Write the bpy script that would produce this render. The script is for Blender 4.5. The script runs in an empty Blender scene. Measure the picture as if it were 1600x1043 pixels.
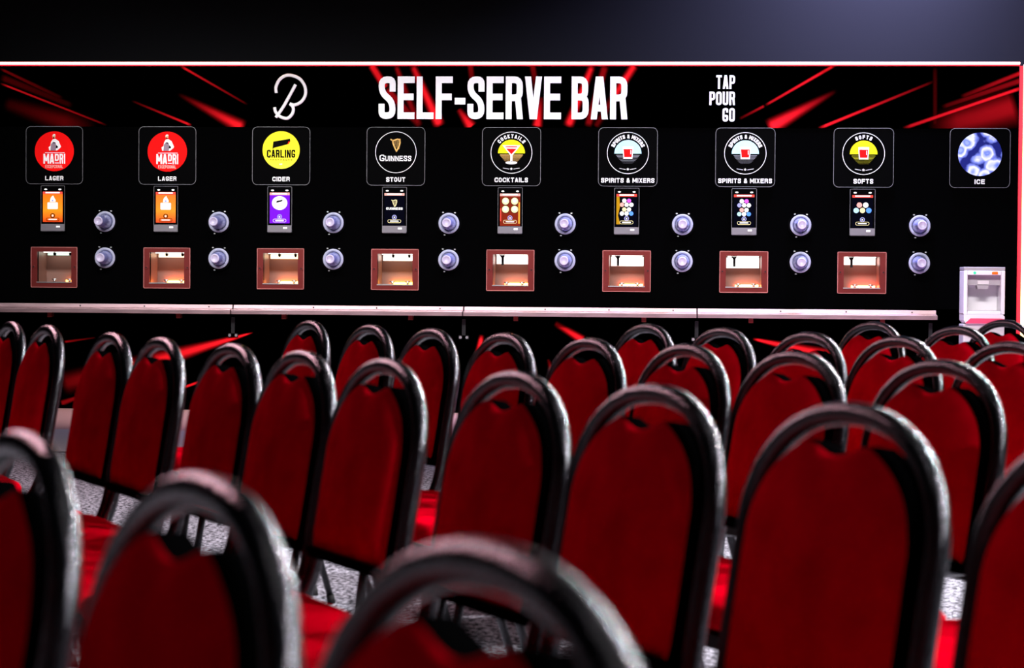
import bpy, bmesh, math, random
from mathutils import Vector, Matrix
C = bpy.context.scene.collection
SC = bpy.context.scene
random.seed(4)
R = math.radians

# ---------------------------------------------------------------- camera, world, lights, exposure
FPX = 3400.0
cd = bpy.data.cameras.new('camera'); cam = bpy.data.objects.new('camera', cd); C.objects.link(cam)
cd.sensor_width = 36; cd.lens = 36 * FPX / 1600; cd.clip_start = .05; cd.clip_end = 200
cr, cu, cf = Vector((.99735519, .07233433, .00709754)), Vector((-.00895882, .02543985, .99963621)), Vector((-.07212745, .99705595, -.0260206))
cam.matrix_world = Matrix(((cr.x, cu.x, -cf.x, 0), (cr.y, cu.y, -cf.y, 0), (cr.z, cu.z, -cf.z, 1.085), (0, 0, 0, 1)))
cd.dof.use_dof = True; cd.dof.focus_distance = 16.6; cd.dof.aperture_fstop = 6.6; cd.dof.aperture_blades = 0
SC.camera = cam
SC.view_settings.view_transform = 'Standard'; SC.view_settings.look = 'None'
SC.view_settings.exposure = 0.0; SC.view_settings.gamma = 1.0; SC.view_settings.use_curve_mapping = False
wd = bpy.data.worlds.new('world'); SC.world = wd; wd.use_nodes = True
wd.node_tree.nodes['Background'].inputs[0].default_value = (.10, .11, .2, 1)
wd.node_tree.nodes['Background'].inputs[1].default_value = .012

def lamp(kind, name, loc, energy, col=(1, 1, 1), aim=None, size=.3, sizey=None, cone=60, blend=.4, parent=None, diff=1.0, spec=1.0):
    l = bpy.data.lights.new(name, kind); l.energy = energy; l.color = col
    l.diffuse_factor = diff; l.specular_factor = spec
    if kind == 'AREA':
        l.size = size
        if sizey: l.shape = 'RECTANGLE'; l.size_y = sizey
    else: l.shadow_soft_size = size
    if kind == 'SPOT': l.spot_size = R(cone); l.spot_blend = blend
    o = bpy.data.objects.new(name, l); C.objects.link(o); o.location = loc
    if aim is not None: o.rotation_euler = (Vector(aim) - Vector(loc)).to_track_quat('-Z', 'Y').to_euler()
    if parent: o.parent = parent
    return o

# stage lamps hung over the seating (small round lenses: they give the pinpoint highlights on the tubes)
for i, (x, y, z, e) in enumerate([(5.2, -.6, 4.2, 1875), (5.6, 1.6, 4.4, 2000), (5.2, 4.0, 4.6, 2125), (4.8, 6.4, 4.6, 2125), (4.4, 9.0, 4.8, 2250), (2.6, 11.4, 5.0, 2000)]):
    lamp('SPOT', 'stage_lamp', (x, y, z), e, (1, .96, 1), aim=(x - 5.0, y + 1.2 if y < 9 else y - 4.5, .4), size=.13, cone=75, blend=.7)
# lamps straight above the rows
for x, y, z, e in ((-.5, 5.6, 5.0, 60), (.3, 3.4, 5.0, 40), (1.2, 7.0, 5.0, 110), (-.3, 1.9, 4.6, 40)):
    lamp('SPOT', 'stage_lamp', (x, y, z), e, (1, .94, .97), aim=(x, y, 0), size=.12, cone=55, blend=.9)
# added soft light from an unseen source at far left, grazing the backs
lamp('AREA', 'added_soft_light', (-4.7, 11.3, 4.2), 140, (1, .55, .65), aim=(-.3, 4.2, .7), size=1.1)
lamp('SPOT', 'added_red_fill', (-6.5, -1.2, 2.2), 16, (1, .05, .06), aim=(0, 4.0, .8), size=.5, cone=70, blend=.5)  # added red fill for the backs, from no known lamp
# added light out of view, over the floor before the bar, onto its front
fl = lamp('AREA', 'added_bar_light', (-1.3, 13.5, 3.4), 140, (1, .97, .97), aim=(-1.3, 17.25, .9), size=8.0, sizey=.4); fl.data.spread = R(68)
# blue wash on the wall above the bar, stronger to the right
ww = lamp('AREA', 'wall_wash_lamp', (2.3, 17.62, 5.0), 980, (.55, .55, 1), aim=(2.1, 17.85, 3.0), size=3.0, sizey=.1); ww.data.spread = R(110)

# ---------------------------------------------------------------- helpers
MATS = {}
def mat(name, col, rough=.5, metal=0, spec=.5, emit=None, es=0, sheen=0, trans=0, coat=0, ior=1.5):
    if name in MATS: return MATS[name]
    m = bpy.data.materials.new(name); m.use_nodes = True; b = m.node_tree.nodes['Principled BSDF']
    b.inputs['Base Color'].default_value = (*col, 1); b.inputs['Roughness'].default_value = rough
    b.inputs['Metallic'].default_value = metal; b.inputs['Specular IOR Level'].default_value = spec
    b.inputs['IOR'].default_value = ior
    if emit: b.inputs['Emission Color'].default_value = (*emit, 1); b.inputs['Emission Strength'].default_value = es
    if sheen:
        b.inputs['Sheen Weight'].default_value = sheen; b.inputs['Sheen Roughness'].default_value = .4
        b.inputs['Sheen Tint'].default_value = (1, .25, .4, 1)
    if trans: b.inputs['Transmission Weight'].default_value = trans
    if coat: b.inputs['Coat Weight'].default_value = coat
    MATS[name] = m; return m
def nd(m, t, **k):
    n = m.node_tree.nodes.new(t)
    for a, v in k.items(): setattr(n, a, v)
    return n
def lk(m, a, b): m.node_tree.links.new(a, b)
def bsdf(m): return m.node_tree.nodes['Principled BSDF']

class MB:
    """collects shapes and links them as one mesh object"""
    def __init__(s): s.v = []; s.f = []; s.m = []; s.mats = []; s.sm = []
    def mi(s, m):
        if m not in s.mats: s.mats.append(m)
        return s.mats.index(m)
    def add(s, vs, fs, m, smooth=False):
        o = len(s.v); k = s.mi(m); s.v += [tuple(v) for v in vs]
        for f in fs: s.f.append([i + o for i in f]); s.m.append(k); s.sm.append(smooth)
    def box(s, a, b, m):
        x0, y0, z0 = a; x1, y1, z1 = b
        vs = [(x, y, z) for x in (x0, x1) for y in (y0, y1) for z in (z0, z1)]
        s.add(vs, [(0, 1, 3, 2), (4, 6, 7, 5), (0, 4, 5, 1), (2, 3, 7, 6), (0, 2, 6, 4), (1, 5, 7, 3)], m)
    def prism(s, pts, y0, y1, m):
        """outline in the XZ plane (x, z) extruded from y0 (front) to y1 (back)"""
        n = len(pts)
        A = sum(pts[i][0] * pts[(i + 1) % n][1] - pts[(i + 1) % n][0] * pts[i][1] for i in range(n))
        if A < 0: pts = pts[::-1]
        vs = [(x, y0, z) for x, z in pts] + [(x, y1, z) for x, z in pts]
        s.add(vs, [tuple(range(n)), tuple(range(2 * n - 1, n - 1, -1))] + [((i + 1) % n, i, i + n, (i + 1) % n + n) for i in range(n)], m)
    def disc(s, cx, cz, r, y0, y1, m, n=40, rz=None):
        s.prism([(cx + r * math.cos(2 * math.pi * i / n), cz + (rz or r) * math.sin(2 * math.pi * i / n)) for i in range(n)], y0, y1, m)
    def ring(s, cx, cz, r0, r1, y0, y1, m, n=48):
        vs = []; fs = []
        for i in range(n):
            a = 2 * math.pi * i / n
            for r, y in ((r0, y0), (r1, y0), (r1, y1), (r0, y1)): vs.append((cx + r * math.cos(a), y, cz + r * math.sin(a)))
        for i in range(n):
            j = (i + 1) % n
            for k in range(4): fs.append((i * 4 + k, i * 4 + (k + 1) % 4, j * 4 + (k + 1) % 4, j * 4 + k))
        s.add(vs, fs, m)
    def lathe(s, cx, cz, prof, m, n=36, smooth=True):
        """profile of (radius, y) about the axis along Y"""
        vs = []; fs = []; k = len(prof)
        for i in range(n):
            a = 2 * math.pi * i / n
            for r, y in prof: vs.append((cx + r * math.cos(a), y, cz + r * math.sin(a)))
        for i in range(n):
            j = (i + 1) % n
            for q in range(k - 1): fs.append((i * k + q, i * k + q + 1, j * k + q + 1, j * k + q))
        s.add(vs, fs, m, smooth)
    def tube(s, pts, r, m, n=12, cap=True, closed=False):
        pts = [Vector(p) for p in pts]; vs = []; fs = []; up = None; L = len(pts)
        for i, p in enumerate(pts):
            d = (pts[min(i + 1, L - 1)] - pts[max(i - 1, 0)]).normalized()
            if up is None:
                up = Vector((0, 0, 1)) if abs(d.z) < .9 else Vector((0, 1, 0))
            up = (up - d * up.dot(d)).normalized(); sd = d.cross(up)
            rr = r[i] if isinstance(r, (list, tuple)) else r
            for k in range(n):
                a = 2 * math.pi * k / n; vs.append(p + (up * math.cos(a) + sd * math.sin(a)) * rr)
        for i in range(L - 1):
            for k in range(n): fs.append((i * n + k, i * n + (k + 1) % n, (i + 1) * n + (k + 1) % n, (i + 1) * n + k))
        if cap: fs.append(tuple(range(n - 1, -1, -1))); fs.append(tuple(range((L - 1) * n, L * n)))
        s.add(vs, fs, m, True)
    def ribbon(s, pts, t, y0, y1, m, cap=True, closed=False):
        """flat stroke of width t along points (x, z)"""
        P = []
        for p in pts:
            if not P or math.dist(P[-1], p) > 1e-6: P.append(tuple(p))
        if len(P) < 2: return
        if closed and math.dist(P[0], P[-1]) < 1e-6: P.pop()
        n = len(P); h = t / 2
        if cap and not closed:
            a, b = P[0], P[1]; L = math.dist(a, b); P[0] = (a[0] - (b[0] - a[0]) / L * h, a[1] - (b[1] - a[1]) / L * h)
            a, b = P[-1], P[-2]; L = math.dist(a, b); P[-1] = (a[0] - (b[0] - a[0]) / L * h, a[1] - (b[1] - a[1]) / L * h)
        l = []; rr = []
        for i in range(n):
            def nrm(a, b):
                L = math.dist(a, b); return (-(b[1] - a[1]) / L, (b[0] - a[0]) / L)
            if closed or 0 < i < n - 1:
                n1 = nrm(P[i - 1], P[i]); n2 = nrm(P[i], P[(i + 1) % n])
                mx, my = n1[0] + n2[0], n1[1] + n2[1]; q = mx * mx + my * my
                k = min(2 / max(q, .3), 4); o = (mx * k / 1, my * k / 1); o = (mx * 2 / max(q, .6), my * 2 / max(q, .6))
                o = (o[0] * 1, o[1] * 1)
            else: o = nrm(P[max(i - 1, 0)], P[max(i - 1, 0) + 1])
            l.append((P[i][0] + o[0] * h, P[i][1] + o[1] * h)); rr.append((P[i][0] - o[0] * h, P[i][1] - o[1] * h))
        vs = [(x, y0, z) for x, z in l + rr] + [(x, y1, z) for x, z in l + rr]; fs = []
        for i in range(n if closed else n - 1):
            j = (i + 1) % n
            fs += [(i, n + i, n + j, j), (2 * n + i, 2 * n + j, 3 * n + j, 3 * n + i), (i, j, 2 * n + j, 2 * n + i), (n + i, 3 * n + i, 3 * n + j, n + j)]
        if not closed: fs += [(0, 2 * n, 3 * n, n), (n - 1, 2 * n - 1, 4 * n - 1, 3 * n - 1)]
        s.add(vs, fs, m)
    def build(s, name, parent=None, loc=(0, 0, 0), bev=0, sub=0):
        me = bpy.data.meshes.new(name); me.from_pydata(s.v, [], s.f); me.update()
        for m in s.mats: me.materials.append(m)
        for p, k, q in zip(me.polygons, s.m, s.sm): p.material_index = k; p.use_smooth = q
        o = bpy.data.objects.new(name, me); C.objects.link(o); o.location = loc
        if parent: o.parent = parent
        if bev:
            b = o.modifiers.new('b', 'BEVEL'); b.width = bev; b.segments = 2; b.limit_method = 'ANGLE'
        if sub:
            b = o.modifiers.new('s', 'SUBSURF'); b.levels = sub; b.render_levels = sub
        return o
def tag(o, label=None, cat=None, group=None, kind=None):
    if label: o['label'] = label
    if cat: o['category'] = cat
    if group: o['group'] = group
    if kind: o['kind'] = kind
    return o
def empty(name, loc=(0, 0, 0), rz=0):
    o = bpy.data.objects.new(name, None); C.objects.link(o); o.location = loc; o.rotation_euler = (0, 0, rz); o.empty_display_size = .1
    return o
def copy_tree(o, parent=None):
    c = o.copy(); C.objects.link(c); c.parent = parent
    for ch in [x for x in KIDS.get(o.name, [])]: copy_tree(ch, c)
    return c
KIDS = {}
def remember(o):
    KIDS[o.name] = [c for c in C.objects if c.parent == o]
    for c in KIDS[o.name]: remember(c)
def rrect(x0, z0, x1, z1, r, n=6):
    P = []
    for cx, cz, a0 in ((x1 - r, z1 - r, 0), (x0 + r, z1 - r, 90), (x0 + r, z0 + r, 180), (x1 - r, z0 + r, 270)):
        for i in range(n + 1):
            a = R(a0 + 90 * i / n); P.append((cx + r * math.cos(a), cz + r * math.sin(a)))
    return P

# ---------------------------------------------------------------- materials
M_BLACK = mat('black_laminate', (.0007, .0007, .0008), .8, spec=0)
M_BLACKP = mat('black_plastic', (.0005, .0005, .0007), .5, spec=.01)
M_EDGE = mat('clear_acrylic_edge', (.13, .13, .14), .3, spec=.5)
M_WHITE = mat('white_print', (.93, .93, .93), .6, spec=.1, emit=(1, 1, 1), es=0)
M_RED = mat('red_print', (.9, .004, .004), .6, spec=.05)
M_STEEL = mat('brushed_steel', (.62, .60, .62), .34, metal=1)
M_REDREFL = mat('red_reflection_steel', (.17, .02, .018), .35, metal=.6)  # steel with the surrounding red reflection put into its base colour
M_DARK = mat('dark_metal', (.02, .02, .022), .45, metal=.8)
M_BAND = mat('black_side_cloth', (.0006, .0006, .0007), 1, spec=0)
M_RUB = mat('black_rubber', (.006, .006, .006), .7, spec=.2)

# hammered silver-black powder coat of the chair tubes
M_TUBE = mat('hammered_black_tube', (.02, .02, .024), .21, metal=.95, coat=.6)
m = M_TUBE
tc = nd(m, 'ShaderNodeTexCoord'); nz = nd(m, 'ShaderNodeTexNoise'); nz.inputs['Scale'].default_value = 420; nz.inputs['Detail'].default_value = 2
lk(m, tc.outputs['Object'], nz.inputs['Vector'])
rp = nd(m, 'ShaderNodeValToRGB'); rp.color_ramp.elements[0].position = .42; rp.color_ramp.elements[0].color = (.002, .002, .003, 1)
rp.color_ramp.elements[1].position = .62; rp.color_ramp.elements[1].color = (.046, .045, .053, 1)
lk(m, nz.outputs['Fac'], rp.inputs['Fac']); lk(m, rp.outputs['Color'], bsdf(m).inputs['Base Color'])
bp = nd(m, 'ShaderNodeBump'); bp.inputs['Strength'].default_value = .5; bp.inputs['Distance'].default_value = .002
bsdf(m).inputs['Coat Roughness'].default_value = .10; lk(m, bp.outputs['Normal'], bsdf(m).inputs['Coat Normal'])
lk(m, nz.outputs['Fac'], bp.inputs['Height']); lk(m, bp.outputs['Normal'], bsdf(m).inputs['Normal'])

# red velvet
M_VELVET = mat('red_velvet', (.40, .0, .0), .9, spec=0)
m = M_VELVET
tc = nd(m, 'ShaderNodeTexCoord'); nz = nd(m, 'ShaderNodeTexNoise'); nz.inputs['Scale'].default_value = 9; nz.inputs['Detail'].default_value = 4
lk(m, tc.outputs['Object'], nz.inputs['Vector'])
rp = nd(m, 'ShaderNodeValToRGB'); rp.color_ramp.elements[0].position = .3; rp.color_ramp.elements[0].color = (.46, .0, .007, 1)
rp.color_ramp.elements[1].position = .7; rp.color_ramp.elements[1].color = (.72, .0, .012, 1)
lk(m, nz.outputs['Fac'], rp.inputs['Fac']); lk(m, rp.outputs['Color'], bsdf(m).inputs['Base Color'])
n2 = nd(m, 'ShaderNodeTexNoise'); n2.inputs['Scale'].default_value = 600
lk(m, tc.outputs['Object'], n2.inputs['Vector'])
bp = nd(m, 'ShaderNodeBump'); bp.inputs['Strength'].default_value = .25; bp.inputs['Distance'].default_value = .001
lk(m, n2.outputs['Fac'], bp.inputs['Height']); lk(m, bp.outputs['Normal'], bsdf(m).inputs['Normal'])

# speckled grey carpet
M_CARPET = mat('speckled_grey_carpet', (.2, .2, .22), .95, spec=.05)
m = M_CARPET
tc = nd(m, 'ShaderNodeTexCoord'); nz = nd(m, 'ShaderNodeTexNoise'); nz.inputs['Scale'].default_value = 48; nz.inputs['Detail'].default_value = 5; nz.inputs['Roughness'].default_value = .75
lk(m, tc.outputs['Object'], nz.inputs['Vector'])
rp = nd(m, 'ShaderNodeValToRGB'); rp.color_ramp.elements[0].position = .45; rp.color_ramp.elements[0].color = (.01, .01, .014, 1)
rp.color_ramp.elements[1].position = .56; rp.color_ramp.elements[1].color = (.46, .45, .51, 1)
lk(m, nz.outputs['Fac'], rp.inputs['Fac']); lk(m, rp.outputs['Color'], bsdf(m).inputs['Base Color'])

# pale vinyl with seams across
M_VINYL = mat('pale_vinyl', (.62, .60, .60), .28, spec=.5); M_VINYL2 = mat('vinyl_red_reflection', (.66, .36, .33), .28, spec=.5)  # second vinyl has the red reflection before the bar put into its colour

# printed graphic: red light rays on black
RAYS = [(-5.402, 2.619, -4.52, 2.281, 0.008, 0.008, 1, 0.25), (-5.376, 2.465, -4.614, 2.229, 0.052, 0.104, 0.12, 0.3), (-5.402, 2.737, -4.877, 2.491, 0.01, 0.016, 0.45, 0.1), (-5.402, 2.671, -4.798, 2.435, 0.026, 0.021, 0.25, 0.1), (-3.927, 2.758, -3.376, 2.447, 0.01, 0.008, 0.9, 0.15), (-3.963, 2.543, -3.406, 2.258, 0.016, 0.052, 0.0, 1.1), (-4.327, 2.481, -3.832, 2.282, 0.008, 0.01, 0.1, 0.9), (-2.387, 2.768, -2.268, 2.58, 0.026, 0.026, 0.9, 0.8), (-2.268, 2.58, -1.984, 2.276, 0.026, 0.026, 0.5, 0.2), (-2.059, 2.768, -1.831, 2.276, 0.026, 0.041, 0.7, 1.2), (-2.192, 2.768, -2.0, 2.276, 0.021, 0.031, 0.45, 0.3), (-1.689, 2.419, -1.581, 2.272, 0.021, 0.041, 0.3, 1.2), (-1.594, 2.768, -1.578, 2.622, 0.021, 0.021, 0.4, 0.2), (-0.624, 2.768, -0.818, 2.273, 0.026, 0.036, 0.9, 1.1), (-0.523, 2.768, -0.66, 2.274, 0.026, 0.026, 0.45, 0.35), (-0.291, 2.768, -0.45, 2.521, 0.031, 0.031, 1.1, 0.8), (-0.45, 2.521, -0.6, 2.274, 0.031, 0.026, 0.3, 0.2), (-1.027, 2.521, -1.061, 2.273, 0.021, 0.036, 0.1, 1.2), (-1.1, 2.768, -1.068, 2.571, 0.021, 0.021, 0.4, 0.1), (1.283, 2.769, 0.732, 2.447, 0.012, 0.01, 0.9, 0.5), (0.732, 2.447, 0.533, 2.342, 0.01, 0.01, 0.5, 0.1), (1.305, 2.573, 0.759, 2.267, 0.016, 0.057, 0, 1.15), (2.059, 2.644, 1.149, 2.267, 0.01, 0.012, 0.15, 0.9), (2.74, 2.594, 1.805, 2.269, 0.013, 0.013, 1.1, 0.5), (2.738, 2.714, 2.248, 2.514, 0.016, 0.016, 0.8, 0.15), (2.739, 2.654, 2.101, 2.434, 0.021, 0.016, 0.5, 0.15), (2.693, 2.45, 2.004, 2.249, 0.13, 0.114, 0.55, 0.25), (2.052, 2.754, 2.058, 2.279, 0.016, 0.016, 0.12, 0.12)]
RAYS_LOW = [(-3.327, 0.629, -4.165, 0.379, 0.005, 0.067, 1.0, 0.8), (-4.165, 0.379, -4.899, 0.196, 0.062, 0.083, 0.6, 0.25), (-3.669, 0.261, -3.94, 0.165, 0.01, 0.01, 0.8, 0.8), (-4.688, 0.116, -4.899, 0.041, 0.01, 0.021, 0.4, 0.4), (-4.611, 0.576, -4.873, 0.538, 0.005, 0.01, 0.1, 0.4), (-1.488, 0.63, -1.591, 0.027, 0.018, 0.047, 0.9, 1.1), (-0.912, 0.727, -0.677, 0.587, 0.021, 0.031, 0.3, 1.0), (-0.909, 0.289, -0.961, 0.442, 0.031, 0.01, 0.5, 0.1), (0.655, 0.614, 1.278, 0.484, 0.01, 0.047, 0.9, 0.8)]
def ray_material(name, rays, gain):
    m = mat(name, (0, 0, 0), .7, spec=0)
    geo = nd(m, 'ShaderNodeTexCoord'); sep = nd(m, 'ShaderNodeSeparateXYZ'); lk(m, geo.outputs['Object'], sep.inputs[0])
    X, Z = sep.outputs['X'], sep.outputs['Z']
    def mm(op, a, b=None, c=None, clamp=False):
        n = nd(m, 'ShaderNodeMath', operation=op, use_clamp=clamp)
        for i, q in enumerate((a, b, c)):
            if q is None: continue
            if isinstance(q, (int, float)): n.inputs[i].default_value = q
            else: lk(m, q, n.inputs[i])
        return n.outputs[0]
    tot = None
    for x1, z1, x2, z2, h1, h2, i1, i2 in rays:
        L = math.hypot(x2 - x1, z2 - z1); dx, dz = (x2 - x1) / L, (z2 - z1) / L
        u = mm('ADD', mm('MULTIPLY_ADD', X, dx / L, (-x1 * dx - z1 * dz) / L), mm('MULTIPLY', Z, dz / L))
        v = mm('ADD', mm('MULTIPLY_ADD', X, -dz, x1 * dz - z1 * dx), mm('MULTIPLY', Z, dx))
        uc = mm('ADD', u, 0, clamp=True)
        hw = mm('MULTIPLY_ADD', uc, (h2 - h1) * 1.5, h1 * 1.5)
        q = mm('SUBTRACT', 1, mm('DIVIDE', mm('ABSOLUTE', v), hw), clamp=True)
        q = mm('SMOOTH_MIN', mm('MULTIPLY', mm('POWER', q, 1.3 if max(h1, h2) < .03 else 1.6), 1.7 if max(h1, h2) < .03 else 1.4), 1.0, .4)
        mask = mm('MULTIPLY', mm('MULTIPLY', u, 14, clamp=True), mm('MULTIPLY', mm('SUBTRACT', 1, u), 14 if max(h1, h2) < .09 else 3, clamp=True))
        r = mm('MULTIPLY', mm('MULTIPLY', q, mask), mm('MULTIPLY_ADD', uc, i2 - i1, i1))
        tot = r if tot is None else mm('MAXIMUM', tot, r)
    tot = mm('MULTIPLY', mm('POWER', mm('MAXIMUM', tot, 0), 1.6), gain)
    cc = nd(m, 'ShaderNodeCombineColor'); lk(m, tot, cc.inputs[0])
    lk(m, mm('MULTIPLY', tot, .012), cc.inputs[1]); lk(m, mm('MULTIPLY', tot, .02), cc.inputs[2])
    lk(m, cc.outputs[0], bsdf(m).inputs['Base Color'])
    return m
M_HEAD = ray_material('ray_graphic', RAYS, .9)
M_LOW = ray_material('lower_ray_graphic', RAYS_LOW, .9)

# ---------------------------------------------------------------- stroke lettering
def rp_(pts, r, n=4, closed=False):
    """rounds the inner corners of a polyline by radius r"""
    out = []; N = len(pts)
    for i, p in enumerate(pts):
        if not closed and i in (0, N - 1): out.append(p); continue
        a, b = pts[i - 1], pts[(i + 1) % N]
        la, lb = math.dist(a, p), math.dist(b, p); q = min(r, la * .5, lb * .5)
        s_ = (p[0] + (a[0] - p[0]) / la * q, p[1] + (a[1] - p[1]) / la * q); e_ = (p[0] + (b[0] - p[0]) / lb * q, p[1] + (b[1] - p[1]) / lb * q)
        for k in range(n + 1):
            t = k / n; out.append(((1 - t) ** 2 * s_[0] + 2 * t * (1 - t) * p[0] + t * t * e_[0], (1 - t) ** 2 * s_[1] + 2 * t * (1 - t) * p[1] + t * t * e_[1]))
    return out
def glyph(ch, w, t):
    """strokes of one capital of height 1, width w, stroke t: ('r', pts, closed) ribbons or ('p', pts) polygons"""
    h = t / 2; a, b, lo, hi = h, w - h, h, 1 - h; r = min(.42 * w, .3); mid = .5
    D = lambda x0, z0, x1, z1, k=1.0: ('p', [(x0 - h * k, z0), (x0 + h * k, z0), (x1 + h * k, z1), (x1 - h * k, z1)])
    I = ('r', [(a, lo), (a, hi)], False)
    if ch == 'I': return [('r', [(h, lo), (h, hi)], False)], t
    if ch == '-': return [('r', [(h, .42), (w * .62 - h, .42)], False)], w * .62
    if ch == '.': return [('r', [(h, h), (h + .001, h)], False)], t
    if ch == 'L': return [I, ('r', [(a, lo), (b, lo)], False)], w
    if ch in 'EF':
        g = [I, ('r', [(a, hi), (b, hi)], False), ('r', [(a, .52), (b - .06 * w, .52)], False)]
        if ch == 'E': g.append(('r', [(a, lo), (b, lo)], False))
        return g, w
    if ch == 'T': return [('r', [(w / 2, lo), (w / 2, hi)], False), ('r', [(a, hi), (b, hi)], False)], w
    if ch == 'S': return [('r', rp_([(b, .72), (b, hi), (a, hi), (a, .62), (b, .40), (b, lo), (a, lo), (a, .28)], r), False)], w
    if ch == 'C': return [('r', rp_([(b, .72), (b, hi), (a, hi), (a, lo), (b, lo), (b, .28)], r), False)], w
    if ch == 'G': return [('r', rp_([(b, .74), (b, hi), (a, hi), (a, lo), (b, lo), (b, .42), (w * .6, .42)], r * .95), False)], w
    if ch == 'O': return [('r', rp_([(a, lo), (b, lo), (b, hi), (a, hi)], r, closed=True), True)], w
    if ch == 'D': return [('r', rp_([(a, lo), (b, lo), (b, hi), (a, hi)], r, closed=True), True), I], w
    if ch == 'U': return [('r', rp_([(a, hi), (a, lo), (b, lo), (b, hi)], r), False)], w
    if ch == 'P': return [I, ('r', rp_([(a, hi), (b, hi), (b, .44), (a, .44)], r), False)], w
    if ch == 'R': return [I, ('r', rp_([(a, hi), (b, hi), (b, .5), (a, .5)], r), False), D(b + h * .1, 0, b - h * .6, .5)], w
    if ch == 'B': return [I, ('r', rp_([(a, hi), (b - .04 * w, hi), (b - .04 * w, .52), (a, .52)], r), False), ('r', rp_([(a, .52), (b, .52), (b, lo), (a, lo)], r), False)], w
    if ch == 'A': return [D(h, 0, w / 2 - h * .25, 1), D(w - h, 0, w / 2 + h * .25, 1), ('r', [(w * .3, .26), (w * .7, .26)], False)], w
    if ch == 'V': return [D(w / 2 - h * .2, 0, h, 1), D(w / 2 + h * .2, 0, w - h, 1)], w
    if ch == 'N': return [I, ('r', [(b, lo), (b, hi)], False), D(b, 0, a, 1)], w
    if ch == 'M':
        W = w * 1.25; return [I, ('r', [(W - h, lo), (W - h, hi)], False), D(W / 2, .25, a, 1), D(W / 2, .25, W - h, 1)], W
    if ch == 'X': return [D(h, 0, w - h, 1), D(w - h, 0, h, 1)], w
    if ch == 'K': return [I, D(a + h, .42, b, 1), D(b, 0, a + h, .58)], w
    if ch == '&': return [('r', rp_([(b, lo), (w * .2, .72), (w * .3, hi), (w * .7, hi), (w * .72, .72), (a, .36), (a, lo), (w * .62, lo), (b, .42)], .12), False)], w
    if ch == '*': # five-pointed star
        return [('p', [(w / 2 + (.5 if k % 2 == 0 else .21) * math.sin(k * math.pi / 5), .5 + (.5 if k % 2 == 0 else .21) * math.cos(k * math.pi / 5)) for k in range(10)])], w
    return [], w * .6
def write(mb, txt, x, z, H, y0, y1, m, w=.6, t=.2, gap=.1, align='c', width=None, space=.4):
    gl = [glyph(c, w, t) for c in txt]; tot = 0
    for c, (g, gw) in zip(txt, gl): tot += (space if c == ' ' else gw) + gap
    tot -= gap; sx = H if width is None else width / tot
    X = x - tot * sx * (.5 if align == 'c' else 0 if align == 'l' else 1)
    for c, (g, gw) in zip(txt, gl):
        if c == ' ': X += (space + gap) * sx; continue
        for kk, s in enumerate(g):
            # build in unsquashed space then scale in x by sx/H
            P = [(px, pz) for px, pz in s[1]]
            sub = MB()
            if s[0] == 'r': sub.ribbon(P, t, 0, 1, m, closed=s[2])
            else: sub.prism(P, 0, 1, m)
            mb.add([(X + vx * sx, y0 - .0007 * kk if vy < .5 else y1, z + vz * H) for vx, vy, vz in sub.v], sub.f, m)
        X += (gw + gap) * sx
def write_arc(mb, txt, cx, cz, rad, H, y0, y1, m, w=.62, t=.22, gap=.14, space=.35):
    gl = [glyph(c, w, t) for c in txt]
    wid = [(space if c == ' ' else gw) for c, (g, gw) in zip(txt, gl)]; tot = (sum(wid) + gap * (len(txt) - 1)) * H
    s0 = -tot / 2
    for c, (g, gw), ww in zip(txt, gl, wid):
        ang = (s0 + ww * H / 2) / (rad + H / 2)
        if c != ' ':
            for kk, s in enumerate(g):
                sub = MB()
                if s[0] == 'r': sub.ribbon(s[1], t, 0, 1, m, closed=s[2])
                else: sub.prism(s[1], 0, 1, m)
                vs = []
                for vx, vy, vz in sub.v:
                    lx = (vx - gw / 2) * H; lz = rad + vz * H
                    vs.append((cx + lx * math.cos(ang) + lz * math.sin(ang), y0 - .0007 * kk if vy < .5 else y1, cz - lx * math.sin(ang) + lz * math.cos(ang)))
                mb.add(vs, sub.f, m)
        s0 += (ww + gap) * H

# ---------------------------------------------------------------- the setting
YW = 17.25       # plane of the bar front
b = MB(); b.box((-11, -4, -.06), (9, 13.02, 0), M_CARPET); tag(b.build('floor'), kind='structure')
b = MB()
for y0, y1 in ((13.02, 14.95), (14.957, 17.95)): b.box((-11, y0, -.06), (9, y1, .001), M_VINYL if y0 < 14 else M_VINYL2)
b.box((-11, 14.95, -.06), (9, 14.957, -.0005), M_RUB); b.box((-11, 13.0, -.01), (9, 13.03, .004), M_DARK)
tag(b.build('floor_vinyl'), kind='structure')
M_WALL = mat('dark_wall_paint', (.012, .012, .014), .9, spec=0)
b = MB(); b.box((-11, 17.95, 0), (9, 18.1, 7), M_WALL); tag(b.build('wall_back'), kind='structure')

# ---------------------------------------------------------------- the bar
UX = [-4.949 + .922 * i for i in range(8)]
bar = empty('self_serve_bar', (0, YW, 0))
tag(bar, 'long black self-serve bar front under the glowing red line, behind all the chairs', 'bar')
XL, XR = -6.6, 2.70
b = MB()
nz0, nz1, nhw = 1.022, 1.266, .140
b.box((XL, 0, .86), (XR, .03, nz0), M_BLACK); b.box((XL, 0, nz1), (XR, .03, 2.271), M_BLACK)
xs = [XL] + [v for u in UX for v in (u - .003 - nhw, u - .003 + nhw)] + [XR]
for i in range(0, len(xs), 2): b.box((xs[i], 0, nz0), (xs[i + 1], .03, nz1), M_BLACK)
b.box((XL, .62, 0), (XR, .65, 2.79), M_BLACK); b.box((XL, 0, 2.77), (XR, .65, 2.79), M_BLACK)
b.box((XR - .02, .0305, 0), (XR, .6195, 2.769), M_BLACK); b.box((XL, .0305, 0), (XL + .02, .6195, 2.769), M_BLACK)
b.build('face_panel', bar)
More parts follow.
